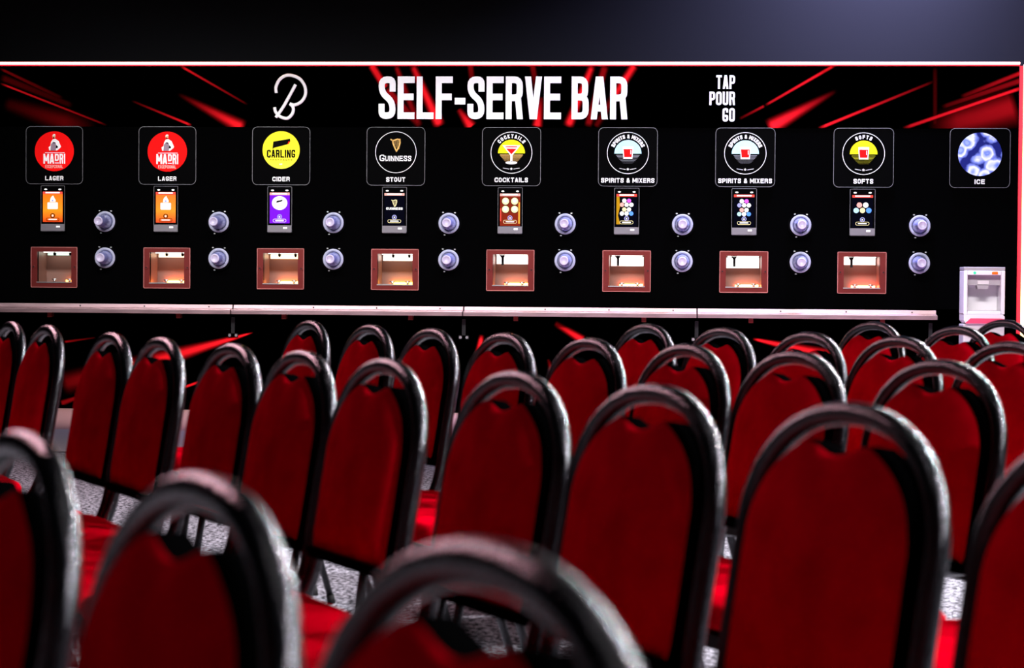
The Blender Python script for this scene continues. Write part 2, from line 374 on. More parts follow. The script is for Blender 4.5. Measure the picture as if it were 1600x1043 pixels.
b = MB(); b.box((XL, -.005, .03), (XR, .025, .858), M_LOW); b.build('lower_panel', bar)['label'] = 'lower panel printed with red light rays'
b = MB(); b.box((XL, .02, 0), (XR, .05, .0295), M_BLACKP); b.build('kickboard', bar)
hd = MB(); hd.box((XL, -.006, 2.272), (XR, .024, 2.769), M_HEAD); hd = hd.build('header_panel', bar); hd['label'] = 'header printed with red light rays'
b = MB()
write(b, 'SELF-SERVE BAR', -1.336, 2.337, .337, -.018, -.008, M_WHITE, w=.44, t=.155, gap=.055, width=1.976, space=.16)
b.build('lettering', hd)['label'] = 'large white words SELF-SERVE BAR'
b = MB()
for tx, z in (('TAP', 2.578), ('POUR', 2.45), ('GO', 2.321)):
    write(b, tx, .498, z, .106, -.018, -.008, M_WHITE, w=.42, t=.15, gap=.07, align='r')
b.build('slogan', hd)['label'] = 'small white words TAP POUR GO stacked'
# script B emblem drawn as a rounded stroke
b = MB()
def ex(x, y): return ((x / 1600 * 400 + 400 - 454.5) / 192.6 - 3.033, 2.508 - (y / 1040 * 260 + 80 - 152) / 192.6)
def smooth(P, n=8):
    out = []
    for i in range(len(P) - 1):
        p0, p1, p2, p3 = P[max(i - 1, 0)], P[i], P[i + 1], P[min(i + 2, len(P) - 1)]
        for k in range(n):
            t = k / n
            out.append(tuple(.5 * (2 * p1[j] + (p2[j] - p0[j]) * t + (2 * p0[j] - 5 * p1[j] + 4 * p2[j] - p3[j]) * t * t + (3 * p1[j] - p0[j] - 3 * p2[j] + p3[j]) * t ** 3) for j in range(2)))
    return out + [P[-1]]
for P in ([(130, 262), (128, 225), (150, 180), (190, 155), (235, 157), (280, 180), (308, 225), (310, 275), (285, 315), (245, 335), (215, 328)],
          [(250, 210), (225, 255), (195, 310), (165, 360), (128, 412)],
          [(215, 328), (235, 350), (232, 385), (205, 415), (175, 415), (145, 400), (125, 375), (120, 350)]):
    b.tube([(x, -.015, z) for x, z in (ex(*p) for p in smooth(P))], .013, M_WHITE, n=8)
b.build('emblem', hd)['label'] = 'white handwritten letter B'

# glowing edge lines
M_LED = mat('led_core', (1, 1, 1), .5, emit=(1, .55, .5), es=9)
M_LEDR = mat('led_red_fringe', (.8, .02, .03), .5, emit=(1, .01, .03), es=1.3)  # red fringe of the LED glow, put in as a weaker emitter
M_LEDY = mat('led_warm_core', (1, 1, 1), .5, emit=(1, .62, .16), es=6)
g = empty('light_strip', (0, YW, 2.779)); tag(g, 'thin horizontal glowing white-red light strip along the top of the bar', 'light strip')
b = MB(); b.box((XL, -.022, -.007), (XR + .004, -.007, .007), M_LED); b.build('tube', g)
b = MB(); b.box((XL, -.014, -.021), (XR + .004, -.0075, -.0075), M_LEDR); b.box((XL, -.014, .0075), (XR + .004, -.0075, .0105), M_LEDR); b.build('lens', g)  # strips beside the core draw its red glow fringe, no real lens
g = empty('light_strip', (XR + .037, YW, 0)); tag(g, 'vertical glowing yellow-red light strip down the right end of the bar', 'light strip')
b = MB(); b.box((-.002, -.022, .0), (.05, -.007, 2.768), M_LEDY); b.build('tube', g)
b = MB(); b.box((-.033, -.016, 0), (-.004, -.0075, 2.757), M_LEDR); b.build('lens', g)  # strip left of the core draws its red glow fringe

# drip rail in four lengths with brackets
M_RAIL = mat('rail_steel', (.40, .27, .29), .30, metal=.9)  # pinkish cast of red reflection mixed into the steel colour
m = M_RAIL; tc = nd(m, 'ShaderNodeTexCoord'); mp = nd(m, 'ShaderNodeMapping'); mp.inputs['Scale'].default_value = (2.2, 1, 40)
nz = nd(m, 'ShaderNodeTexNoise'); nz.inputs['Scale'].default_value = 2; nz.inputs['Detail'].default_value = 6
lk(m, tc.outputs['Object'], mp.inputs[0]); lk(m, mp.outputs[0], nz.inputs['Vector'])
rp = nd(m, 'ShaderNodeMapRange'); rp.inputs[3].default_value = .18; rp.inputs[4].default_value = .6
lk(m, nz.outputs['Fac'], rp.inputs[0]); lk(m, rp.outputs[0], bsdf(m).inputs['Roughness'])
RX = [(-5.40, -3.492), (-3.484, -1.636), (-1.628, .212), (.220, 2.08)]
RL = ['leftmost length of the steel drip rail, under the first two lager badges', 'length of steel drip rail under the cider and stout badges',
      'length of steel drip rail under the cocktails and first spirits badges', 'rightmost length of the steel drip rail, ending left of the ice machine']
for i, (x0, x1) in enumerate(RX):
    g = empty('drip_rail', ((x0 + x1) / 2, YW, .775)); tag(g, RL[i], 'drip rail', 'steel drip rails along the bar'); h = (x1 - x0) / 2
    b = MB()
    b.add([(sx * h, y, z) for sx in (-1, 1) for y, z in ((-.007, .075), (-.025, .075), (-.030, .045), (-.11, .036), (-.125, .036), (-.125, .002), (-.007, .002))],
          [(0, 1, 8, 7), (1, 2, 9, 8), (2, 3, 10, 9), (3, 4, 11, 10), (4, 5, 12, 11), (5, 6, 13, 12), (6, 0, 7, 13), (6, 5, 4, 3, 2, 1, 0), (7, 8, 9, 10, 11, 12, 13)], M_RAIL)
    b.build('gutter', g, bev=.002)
    for q in (-.55, .55):
        b = MB(); b.box((q * h - .018, -.075, -.035), (q * h + .018, -.007, .0015), M_REDREFL); b.build('bracket', g)
    b = MB()
    for q in (-.3, .25, .8):
        b.disc(q * h, .058, .006, -.031, -.0255, M_DARK, n=12)
    b.build('screws', g)
for x in (-3.49, -1.632, .214, 2.04):
    b = MB(); b.box((-.014, -.018, -.085), (.014, -.006, .075), M_DARK)
    for q in (-.026, .026): b.disc(q, -.07, .011, -.022, -.0185, M_STEEL, n=14)
    b.box((-.04, -.018, -.085), (.04, -.0065, -.055), M_DARK)
    o = b.build('rail_bracket', loc=(x, YW, .675))
    tag(o, {-3.49: 'small bracket with two bolts under the rail, between second lager and cider bays', -1.632: 'small bracket with two bolts under the rail, between stout and cocktails bays',
            .214: 'small bracket with two bolts under the rail, between the two spirits bays', 2.04: 'small bracket with two bolts under the right end of the rail'}[x], 'bracket', 'rail brackets')

# ---------------------------------------------------------------- badges
M_YEL = mat('yellow_print', (.93, .90, .01), .6, spec=.05)
M_SKY = mat('light_blue_print', (.42, .80, .86), .6, spec=.05)
M_GOLD = mat('gold_print', (.80, .48, .14), .5, spec=.1)
M_GREY = mat('grey_print', (.30, .22, .28), .6, spec=.05)
M_INK = mat('black_ink', (.002, .002, .002), .6, spec=.02)
M_SKIN = mat('tan_print', (.8, .45, .25), .6, spec=.05)
M_GRAD = mat('yellow_purple_print', (1, 1, 0), .6, spec=.05)
m = M_GRAD; tc = nd(m, 'ShaderNodeTexCoord'); sp = nd(m, 'ShaderNodeSeparateXYZ'); mr = nd(m, 'ShaderNodeMapRange')
mr.inputs[1].default_value = .098; mr.inputs[2].default_value = .425; rp = nd(m, 'ShaderNodeValToRGB'); e = rp.color_ramp
e.elements[0].position = .06; e.elements[0].color = (.06, .0, .13, 1); e.elements[1].position = .95; e.elements[1].color = (.95, .9, .03, 1)
for p, c in ((.18, (.26, .02, .36, 1)), (.30, (.70, .34, .45, 1)), (.42, (.88, .70, .25, 1)), (.60, (.92, .85, .06, 1))):
    q = e.elements.new(p); q.color = c
lk(m, tc.outputs['Object'], sp.inputs[0]); lk(m, sp.outputs['Z'], mr.inputs[0]); lk(m, mr.outputs[0], rp.inputs[0]); lk(m, rp.outputs[0], bsdf(m).inputs['Base Color'])
M_ICE = mat('ice_photo_print', (.2, .3, .8), .6, spec=.05)
m = M_ICE; tc = nd(m, 'ShaderNodeTexCoord'); vo = nd(m, 'ShaderNodeTexVoronoi'); vo.inputs['Scale'].default_value = 9.5; vo.feature = 'SMOOTH_F1'; vo.inputs['Smoothness'].default_value = .12
nz = nd(m, 'ShaderNodeTexNoise'); nz.inputs['Scale'].default_value = 14; ad = nd(m, 'ShaderNodeMath', operation='MULTIPLY_ADD'); ad.inputs[1].default_value = .45
lk(m, tc.outputs['Object'], vo.inputs['Vector']); lk(m, tc.outputs['Object'], nz.inputs['Vector']); lk(m, nz.outputs['Fac'], ad.inputs[0]); lk(m, vo.outputs['Distance'], ad.inputs[2])
rp = nd(m, 'ShaderNodeValToRGB'); e = rp.color_ramp
e.elements[0].position = .20; e.elements[0].color = (.10, .18, .68, 1); e.elements[1].position = .93; e.elements[1].color = (.01, .015, .14, 1)
for p, c in ((.34, (.30, .40, .88, 1)), (.46, (.14, .22, .72, 1)), (.58, (.52, .60, .95, 1)), (.68, (.80, .85, .98, 1)), (.78, (.22, .30, .82, 1))):
    q = e.elements.new(p); q.color = c
lk(m, ad.outputs[0], rp.inputs[0]); lk(m, rp.outputs[0], bsdf(m).inputs['Base Color'])

def dots(b, cx, cz, r, m, y0, y1):
    # halftone fade below the half disc
    for k in range(7):
        z = cz - .006 - k * .0105; hw = math.sqrt(max(r * r - (cz - z) ** 2, 0)) * (1 - k * .06)
        b.box((cx - hw, y0, z - .0045 + k * .0006), (cx + hw, y1, z), m)
def tumbler(b, cx, cz):
    b.prism([(cx - .042, cz + .048), (cx + .042, cz + .048), (cx + .036, cz - .047), (cx - .036, cz - .047)], -.026, -.024, M_WHITE)
    b.prism([(cx - .034, cz + .028), (cx + .034, cz + .028), (cx + .029, cz - .034), (cx - .029, cz - .034)], -.0285, -.0265, M_RED)
    b.box((cx + .02, -.030, cz - .012), (cx + .025, -.029, cz + .02), M_WHITE)
    b.disc(cx, cz + .040, .034, -.0285, -.0265, mat('pale_pink_print', (.9, .75, .75), .6, spec=.05), n=24, rz=.005)
def martini(b, cx, cz):
    b.prism([(cx - .072, cz + .058), (cx + .072, cz + .058), (cx + .008, cz - .022), (cx + .008, cz - .075), (cx - .008, cz - .075), (cx - .008, cz - .022)], -.026, -.024, M_WHITE)
    b.disc(cx, cz - .080, .046, -.026, -.024, M_WHITE, n=28, rz=.012)
    b.prism([(cx - .040, cz + .030), (cx + .040, cz + .030), (cx, cz - .014)], -.0285, -.0265, M_RED)
    b.box((cx - .046, -.0285, cz + .043), (cx + .046, -.0265, cz + .050), M_RED)
def harp(b, cx, cz, k, m, y):
    P = lambda pts: [(cx + x * k, cz + z * k) for x, z in pts]
    b.ribbon(P([(-.9, 1), (-.55, .78), (-.1, .92), (.3, 1.08), (.75, .95)]), .22 * k, y, y + .002, m)
    b.ribbon(P([(.72, 1), (.78, .4), (.55, -.4), (.15, -1.1)]), .24 * k, y, y + .002, m)
    b.ribbon(P([(-.62, .85), (-.5, .2), (-.2, -.5), (.12, -1.15)]), .22 * k, y, y + .002, m)
    for q in range(4): x = -.35 + q * .28; b.ribbon(P([(x, .85), (x + .12, -.3 - .15 * q)]), .06 * k, y, y + .002, m)
def figure(b, cx, cz, white, grey, y=-.026):
    # standing man in cap and waistcoat, hand on hip
    b.disc(cx - .002, cz + .078, .013, y, y + .002, M_SKIN, n=16); b.prism([(cx - .016, cz + .082), (cx + .012, cz + .088), (cx + .006, cz + .097), (cx - .008, cz + .096)], y - .001, y + .001, white)
    b.prism([(cx - .010, cz + .066), (cx + .002, cz + .062), (cx + .002, cz + .072), (cx - .008, cz + .074)], y - .002, y, M_INK)
    b.prism([(cx - .012, cz + .056), (cx + .010, cz + .060), (cx + .036, cz + .042), (cx + .056, cz - .002), (cx + .050, cz - .012), (cx + .024, cz - .034), (cx - .040, cz - .034), (cx - .046, cz - .008), (cx - .030, cz + .004), (cx - .026, cz + .034)], y, y + .002, white)
    b.prism([(cx - .026, cz + .016), (cx - .008, cz + .036), (cx + .012, cz + .030), (cx + .018, cz - .002), (cx + .012, cz - .034), (cx - .030, cz - .034)], y - .002, y, grey)
    b.prism([(cx + .018, cz + .010), (cx + .032, cz - .003), (cx + .028, cz - .014), (cx + .014, cz - .014)], y - .0035, y - .0015, M_INK)
    b.disc(cx + .0, cz + .028, .006, y - .004, y - .002, M_INK, n=10)

BL = ['black badge panel with a red disc over LAGER, leftmost badge of the bar', 'black badge panel with a red disc over LAGER, left of the cider badge',
      'black badge panel with a yellow and purple cider disc over CIDER', 'black badge panel with a ringed gold harp over STOUT',
      'black badge panel with a cocktail glass on yellow over COCKTAILS', 'badge panel with red tumbler over SPIRITS & MIXERS, right beside the cocktails badge',
      'badge panel with red tumbler over SPIRITS & MIXERS, left beside the SOFTS badge', 'black badge panel with red tumbler on yellow over SOFTS',
      'black badge panel with a round photo of ice cubes over ICE']
LAB = ['LAGER', 'LAGER', 'CIDER', 'STOUT', 'COCKTAILS', 'SPIRITS & MIXERS', 'SPIRITS & MIXERS', 'SOFTS', 'ICE']
for i in range(9):
    X = UX[i] if i < 8 else 2.405
    g = empty('badge_panel', (X, YW, 1.65)); tag(g, BL[i], 'badge', 'drink badges along the bar')
    z0, z1, zc = .160, .621, .422
    b = MB(); b.prism(rrect(-.232, z0, .232, z1, .04), -.018, -.0005, M_BLACKP); b.build('plate', g)
    b = MB(); b.ribbon(rrect(-.232, z0, .232, z1, .04), .0035, -.021, -.0185, M_EDGE, closed=True); b.build('rim', g)
    b = MB(); L = LAB[i]
    write(b, L, 0, .188, .036, -.022, -.019, M_WHITE, w=.8, t=.2, gap=.22, space=.3, width={'SPIRITS & MIXERS': .42, 'COCKTAILS': .265, 'LAGER': .148, 'CIDER': .14, 'STOUT': .152, 'SOFTS': .152, 'ICE': .078}[L])
    b.build('caption', g)['label'] = 'white word ' + L.lower()
    b = MB(); ya, yb = -.022, -.019
    if i < 2:
        b.disc(0, zc, .160, ya, yb, M_RED, n=56); figure(b, 0, zc + .04, M_WHITE, M_GREY)
        b.box((-.075, -.026, zc - .014), (.085, -.024, zc - .010), M_WHITE)
        write(b, 'MA', -.088, zc - .100, .080, -.026, -.024, M_WHITE, w=.52, t=.17, gap=.06, align='l', width=.088)
        write(b, 'D', .022, zc - .078, .058, -.026, -.024, M_WHITE, w=.6, t=.2, width=.032); b.box((.006, -.026, zc - .098), (.038, -.024, zc - .090), M_WHITE)
        write(b, 'RI', .044, zc - .100, .080, -.026, -.024, M_WHITE, w=.5, t=.17, gap=.1, align='l', width=.046)
        write(b, 'EXCEPCIONAL', 0, zc - .135, .026, -.026, -.024, mat('pink_print', (.9, .45, .4), .6), w=.6, t=.16, gap=.12, width=.145)
    elif i == 2:
        b.disc(0, zc + .015, .150, ya, yb, M_GRAD, n=56)
        b.prism([(-.070, zc + .020), (-.062, zc + .082), (.072, zc + .105), (.074, zc + .085), (.052, zc + .062), (-.058, zc + .033)], -.026, -.024, M_INK)
        b.prism([(.060, zc + .083), (.073, zc + .086), (.060, zc + .066), (.052, zc + .063)], -.0285, -.0265, M_RED)
        write(b, 'CARLING', 0, zc - .045, .062, -.026, -.024, M_INK, w=.5, t=.165, gap=.1, width=.228)
        for q in range(9): b.box((-.09 + q * .021, -.026, zc - .066), (-.078 + q * .021, -.024, zc - .062), M_INK)
        b.box((-.012, -.026, zc - .102), (.010, -.024, zc - .094), M_WHITE)
    elif i == 3:
        b.ring(0, zc, .161, .165, ya, yb, M_WHITE, n=64); harp(b, 0, zc + .058, .043, M_GOLD, -.026)
        write(b, 'G', -.130, zc - .070, .050, -.026, -.024, M_WHITE, w=.75, t=.15, align='l', width=.040)
        write(b, 'UINNESS', -.084, zc - .068, .040, -.026, -.024, M_WHITE, w=.7, t=.15, gap=.18, align='l', width=.208)
        for q in range(8): b.box((-.084 + q * .0262, -.026, zc - .070), (-.070 + q * .0262, -.024, zc - .0665), M_WHITE)
    elif i < 8:
        col = M_SKY if i in (5, 6) else M_YEL
        b.ring(0, zc, .161, .165, ya, yb, M_WHITE, n=64)
        hf = [(.107 * math.cos(R(a)), zc - .005 + .107 * math.sin(R(a))) for a in range(0, 181, 6)]
        b.prism(hf, ya, yb, col); dots(b, 0, zc - .010, .092, M_GOLD if i == 4 else mat('grey_halftone', (.22, .23, .26), .6, spec=0) if i in (5, 6) else mat('olive_halftone', (.30, .30, .02), .6, spec=0), ya, yb)
        (martini if i == 4 else tumbler)(b, 0, zc + (.0 if i == 4 else .002))
        write_arc(b, L, 0, zc, .115, .030, -.022, -.019, M_WHITE, gap=.34 if i in (4, 7) else .13)
        write(b, '*', 0, zc - .140, .024, -.022, -.019, M_WHITE, w=1, width=.024)
        for sx in (-1, 1): b.ribbon([(sx * .018, zc - .130), (sx * .065, zc - .122)], .003, ya, yb, M_WHITE)
    else:
        b.disc(0, zc - .002, .169, ya, yb, M_ICE, n=64)
    b.build('printed_disc', g)

# ---------------------------------------------------------------- ordering screens
def em(name, col, s): return mat(name, tuple(c * .2 for c in col), .6, spec=0, emit=col, es=s)
E_OR = mat('orange_screen', (.1, .02, 0), .3, emit=(1, .19, .0), es=1.15)
m = E_OR; tc = nd(m, 'ShaderNodeTexCoord'); sp = nd(m, 'ShaderNodeSeparateXYZ'); rp = nd(m, 'ShaderNodeValToRGB'); mr = nd(m, 'ShaderNodeMapRange')
mr.inputs[1].default_value = .06; mr.inputs[2].default_value = .30; e = rp.color_ramp; e.elements[0].color = (.65, .02, 0, 1); e.elements[0].position = .05
e.elements[1].color = (1, .16, 0, 1); q = e.elements.new(.45); q.color = (1, .30, .005, 1)
lk(m, tc.outputs['Object'], sp.inputs[0]); lk(m, sp.outputs['Z'], mr.inputs[0]); lk(m, mr.outputs[0], rp.inputs[0]); lk(m, rp.outputs[0], bsdf(m).inputs['Emission Color'])
E_PU = em('purple_screen', (.20, .01, .85), 1.0); E_BK = em('dark_screen', (.002, .002, .006), 1); E_WH = em('white_pixels', (1, 1, 1), 1.2)
E_RD = em('red_pixels', (1, .08, .06), 1.0); E_PK = em('pink_pixels', (1, .45, .4), 1); E_BR = em('brown_screen', (.22, .02, .008), 1); E_AM = em('amber_pixels', (1, .42, .05), 1)
E_BL = em('blue_pixels', (.12, .35, 1), 1); E_CY = em('pale_cyan_pixels', (.5, .85, 1), 1); E_MG = em('magenta_pixels', (.7, .12, .8), 1); E_CR = em('cream_pixels', (1, .85, .45), 1); E_LB = em('lilac_pixels', (.45, .45, .9), .8)
E_GO = em('dark_gold_pixels', (.55, .28, .01), .9)
M_READ = mat('grey_card_reader', (.16, .15, .17), .35, spec=.6, metal=.3)
SL = ['under the leftmost lager badge', 'under the second lager badge', 'under the cider badge', 'under the stout badge', 'under the cocktails badge', 'under the first spirits badge', 'under the second spirits badge', 'under the softs badge']
SD = ['orange tall touch screen', 'orange tall touch screen', 'purple tall touch screen', 'black tall touch screen with small harp', 'brown tall touch screen with four drink icons', 'tall touch screen with gold edge and ten round icons', 'black tall touch screen with ten round icons', 'black tall touch screen with five round icons']
for i in range(8):
    X = UX[i] - .006
    g = empty('touch_screen', (X, YW, 1.429)); tag(g, SD[i] + ' ' + SL[i], 'screen', 'touch screens along the bar')
    b = MB(); b.prism(rrect(-.098, 0, .098, .366, .008), -.04, -.0005, M_BLACKP); b.build('casing', g)
    b = MB(); b.ribbon(rrect(-.097, 0, .097, .365, .008), .003, -.042, -.0405, M_EDGE, closed=True); b.build('bezel', g)
    b = MB(); b.box((-.096, -.050, .003), (.096, -.0405, .058), M_READ); b.box((.03, -.053, .030), (.062, -.0505, .044), M_WHITE); b.build('card_reader', g)
    b = MB(); ya, yb = -.044, -.0405
    for sx in (-1, 1): b.disc(sx * .058, .336, .012, ya, yb, E_WH, n=16, rz=.006)
    x0, x1, za, zb = -.080, .080, .062, .318
    base = [E_OR, E_OR, E_PU, E_BK, E_BR, E_BK, E_BK, E_BK][i]
    b.box((x0, ya, za + .012 if i < 3 else za), (x1, yb, zb - .018), base)
    yc, yd = -.047, -.0445
    b.box((x0, yc, zb - .02), (x1, yd, zb), E_RD if i < 2 or i > 4 else E_PK); b.box((x0 + .022, yc - .002, zb - .013), (x1 - .022, yc - .0005, zb - .003), E_WH)
    if i < 2:
        b.prism([(-.018, .262), (-.008, .278), (.004, .286), (.012, .270), (.024, .250), (.022, .236), (-.022, .236)], yc, yd, E_WH)
        b.prism(rrect(-.042, .178, .042, .232, .006), yc, yd, E_WH); b.disc(0, .246, .008, yc - .002, yc - .0005, E_LB, n=12)
    if i == 2:
        b.disc(0, .235, .062, yc, yd, E_WH, n=32, rz=.055); b.prism([(-.028, .236), (-.022, .252), (.026, .262), (.020, .248)], yc - .002, yc - .0005, M_INK)
        b.box((-.03, yc - .002, .216), (.03, yc - .0005, .222), E_CR)
    if i == 3:
        harp(b, 0, .238, .024, E_CR, yc); write(b, 'GUINNESS', 0, .186, .018, yc, yd, E_WH, w=.7, t=.2, gap=.15, width=.132)
    if i == 4:
        for sx in (-1, 1):
            for z in (.258, .194):
                b.disc(sx * .036, z, .032, yc, yd, M_INK, n=24); b.disc(sx * .036, z, .028, yc - .002, yc - .0005, E_CR, n=24); b.disc(sx * .036, z + .004, .016, yc - .004, yc - .0025, E_WH, n=16)
        b.box((.066, yc, .08), (.078, yd, .25), E_AM); b.box((-.078, yc, .10), (-.070, yd, .20), E_RD)
    if i in (5, 6):
        cs = [E_WH, E_MG, E_PK if i == 5 else E_LB, E_WH, E_WH, E_CR if i == 5 else E_PK, E_WH, E_WH if i == 5 else E_CY, E_WH, E_BL]; k = 0
        for n_, z in ((2, .266), (3, .234), (2, .197), (3, .165)):
            for q in range(n_):
                b.disc((q - (n_ - 1) / 2) * .037, z, .017, yc, yd, cs[k], n=20); k += 1
        if i == 5: b.prism([(x0, .08), (x0 + .03, .08), (x0 + .012, .15), (x0 + .028, .22), (x0 + .022, .298), (x0, .298)], yc, yd, E_GO)
    if i == 7:
        cs = [E_PK, E_WH, E_CY, E_CR, E_BL]; k = 0
        for n_, z in ((2, .240), (3, .198)):
            for q in range(n_):
                b.disc((q - (n_ - 1) / 2) * .049, z, .021, yc, yd, cs[k], n=20); k += 1
    b.ring(0, .126, .013, .019, yc, yd, E_LB if i > 1 else M_INK, n=24); write(b, 'M', 0, .118, .014, yc, yd, E_WH, w=.6, t=.2)
    b.ribbon(rrect(-.052, .083, .052, .107, .011), .003, yc, yd, E_CR if i > 1 else M_INK, closed=True); b.prism(rrect(-.034, .091, .034, .099, .003), yc, yd, E_WH)
    b.build('display', g)

# ---------------------------------------------------------------- pouring bays
M_INOX = mat('inner_steel', (.22, .12, .095), .38, metal=.3)
TL = ['with a greyish interior', 'with an orange-lit right side', 'with a yellow-orange interior', 'with a low orange glow', 'with one black nozzle', 'with one black nozzle and pink interior', 'with one black nozzle and dim band', 'with one black nozzle and red interior']
for i in range(8):
    X = UX[i] - .003; g = empty('pouring_bay', (X, YW, .977)); tag(g, 'square steel pouring bay ' + TL[i] + ', ' + SL[i], 'drinks dispenser', 'pouring bays along the bar')
    b = MB(); O, I = (-.19, .0, .19, .326), (-.140, .045, .140, .289)
    for a_, c_ in (((O[0], O[1]), (O[2], I[1])), ((O[0], I[3]), (O[2], O[3])), ((O[0], I[1]), (I[0], I[3])), ((I[2], I[1]), (O[2], I[3]))):
        b.box((a_[0], -.012, a_[1]), (c_[0], -.0005, c_[1]), M_REDREFL)
    b.build('frame', g)
    b = MB(); b.ribbon(rrect(-.188, .002, .188, .324, .006), .005, -.016, -.0125, mat('red_reflection_edge', (.60, .22, .20), .3, metal=.5), closed=True)  # trim colour also carries the red reflection
    b.box((-.144, -.018, .038), (.144, -.0125, .046), M_STEEL); b.build('edge_trim', g)
    for sx in (-1, 1):
        b = MB(); b.disc(sx * .168, .166, .014, -.018, -.0125, M_REDREFL, n=18); b.disc(sx * .168, .166, .006, -.020, -.0185, M_DARK, n=10); b.build('lock', g)
    b = MB(); z0, z1, x1, d = .045, .289, .140, .26
    b.box((-x1 - .004, .031, z0 - .004), (-x1, d, z1 + .004), M_INOX); b.box((x1, .031, z0 - .004), (x1 + .004, d, z1 + .004), M_INOX)
    b.box((-x1, .031, z0 - .004), (x1, d, z0), M_INOX); b.box((-x1, .031, z1), (x1, d, z1 + .004), M_INOX); b.box((-x1 - .004, d, z0 - .004), (x1 + .004, d + .004, z1 + .004), M_INOX)
    b.build('cavity', g)
    b = MB()
    if i < 4:
        for x in (-.03, .10):
            b.lathe(0, 0, [(.0, 0)], M_RUB) if False else None
            b.box((x - .009, .10, .262), (x + .009, .125, .2885), M_RUB); b.disc(x, .262, .006, .108, .118, M_STEEL, n=10)
    else:
        b.prism([(-.10, .2885), (-.05, .2885), (-.062, .262), (-.062, .205), (-.080, .205), (-.080, .262)], .10, .125, M_RUB)
    b.build('nozzle', g)
    for x in (-.04, .085):
        b = MB(); b.tube([(x, .14, .046), (x, .14, .066)], .010, M_STEEL, n=10); b.tube([(x - .02, .14, .066), (x + .02, .14, .066)], .006, M_STEEL, n=8)
        b.build('drain_peg', g)
    b = MB(); b.box((-.12, .10, .2825), (.12, .25, .2885), mat('bay_lamp', (1, 1, 1), .5, emit=(1, .97, .9), es=2.5)); b.build('top_lamp', g)
    lc = [(.55, .85, .70), (1, .85, .55), (1, .88, .55), (.95, .95, .9), (1, 1, 1), (1, .95, .92), (1, 1, 1), (1, .9, .85)][i]; lz = [.262, .250, .245, .235, .215, .205, .195, .225][i]
    b = MB(); b.box((-.13, .2535, lz), (.13, .2595, .2785), mat('bay_panel_%d' % i, lc, .5, emit=lc, es=1.5 if i else .8)); b.build('light_panel', g)
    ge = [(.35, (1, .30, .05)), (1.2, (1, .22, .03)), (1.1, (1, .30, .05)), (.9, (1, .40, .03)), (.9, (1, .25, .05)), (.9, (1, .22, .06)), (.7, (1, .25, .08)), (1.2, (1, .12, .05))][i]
    b = MB(); b.box((-.06 if i else .03, .225, .0455), (.125, .255, .062), mat('bay_added_glow_%d' % i, ge[1], .5, emit=ge[1], es=30 * ge[0])); b.build('added_glow', g)['label'] = 'added orange glow standing for reflected light'  # added emitter standing for orange light reflected low in the bay

# ---------------------------------------------------------------- cups in their wall holders
M_CUP = mat('clear_plastic_cup', (.22, .24, .5), .25, spec=.7, trans=.35, ior=1.3)
M_CUPB = mat('pale_plastic_base', (.40, .36, .50), .3, spec=.5)
M_WELL = mat('dark_blue_well', (.012, .014, .06), .4, spec=.3)
def make_holder():
    g = empty('cup_holder')
    b = MB(); b.ring(0, 0, .082, .100, -.014, -.0005, M_BLACKP); b.build('collar', g)
    b = MB(); b.lathe(0, 0, [(.083, -.0006), (.083, -.022), (.079, -.026), (.068, -.024), (.060, -.016), (.058, -.0006)], mat('frosted_ring', (.30, .31, .42), .35, spec=.5)); b.build('sleeve', g)
    for a in (60, 118, 250):
        b = MB(); x, z = .098 * math.cos(R(a)), .098 * math.sin(R(a)); b.disc(x, z, .008, -.019, -.0145, M_STEEL, n=10, rz=.005); b.build('clip', g)
    return g
def make_cup():
    g = empty('plastic_cup')
    b = MB(); b.lathe(0, 0, [(.0575, -.0006), (.056, -.03), (.046, -.11), (.036, -.195), (.033, -.200)], M_CUP, n=32); b.build('cup_wall', g)
    b = MB(); b.lathe(0, 0, [(.036, -.196), (.034, -.203), (.026, -.204), (.024, -.199), (.0, -.199)], M_CUPB, n=28); b.build('cup_base', g)
    b = MB(); b.lathe(0, 0, [(.0, -.004), (.050, -.004)], M_WELL, n=28); b.build('inner_shadow_disc', g) if False else None
    return g
H0 = make_holder(); K0 = make_cup(); remember(H0); remember(K0); first = True
CN = ['right of the leftmost lager bay', 'right of the second lager bay', 'right of the cider bay', 'right of the stout bay', 'right of the cocktails bay', 'right of the first spirits bay', 'right of the second spirits bay', 'right of the softs bay']
for i in range(8):
    for j, z in enumerate((1.510, 1.219)):
        h = H0 if first else copy_tree(H0); k = K0 if first else copy_tree(K0); first = False
        h.location = k.location = (UX[i] + .415 + .027 * i / 7, YW, z); row = ('upper', 'lower')[j]
        tag(h, '%s round cup holder ring in the bar, %s' % (row, CN[i]), 'cup holder', 'cup holders in the bar')
        k.rotation_euler = (0, 0, 0); k.scale = (1, (1.15, .85)[j] if i < 2 else 1 - .04 * ((i * 3 + j) % 3), 1)
        tag(k, 'clear plastic cup sticking out of the %s holder, %s' % (row, CN[i]), 'cup', 'plastic cups in the holders')

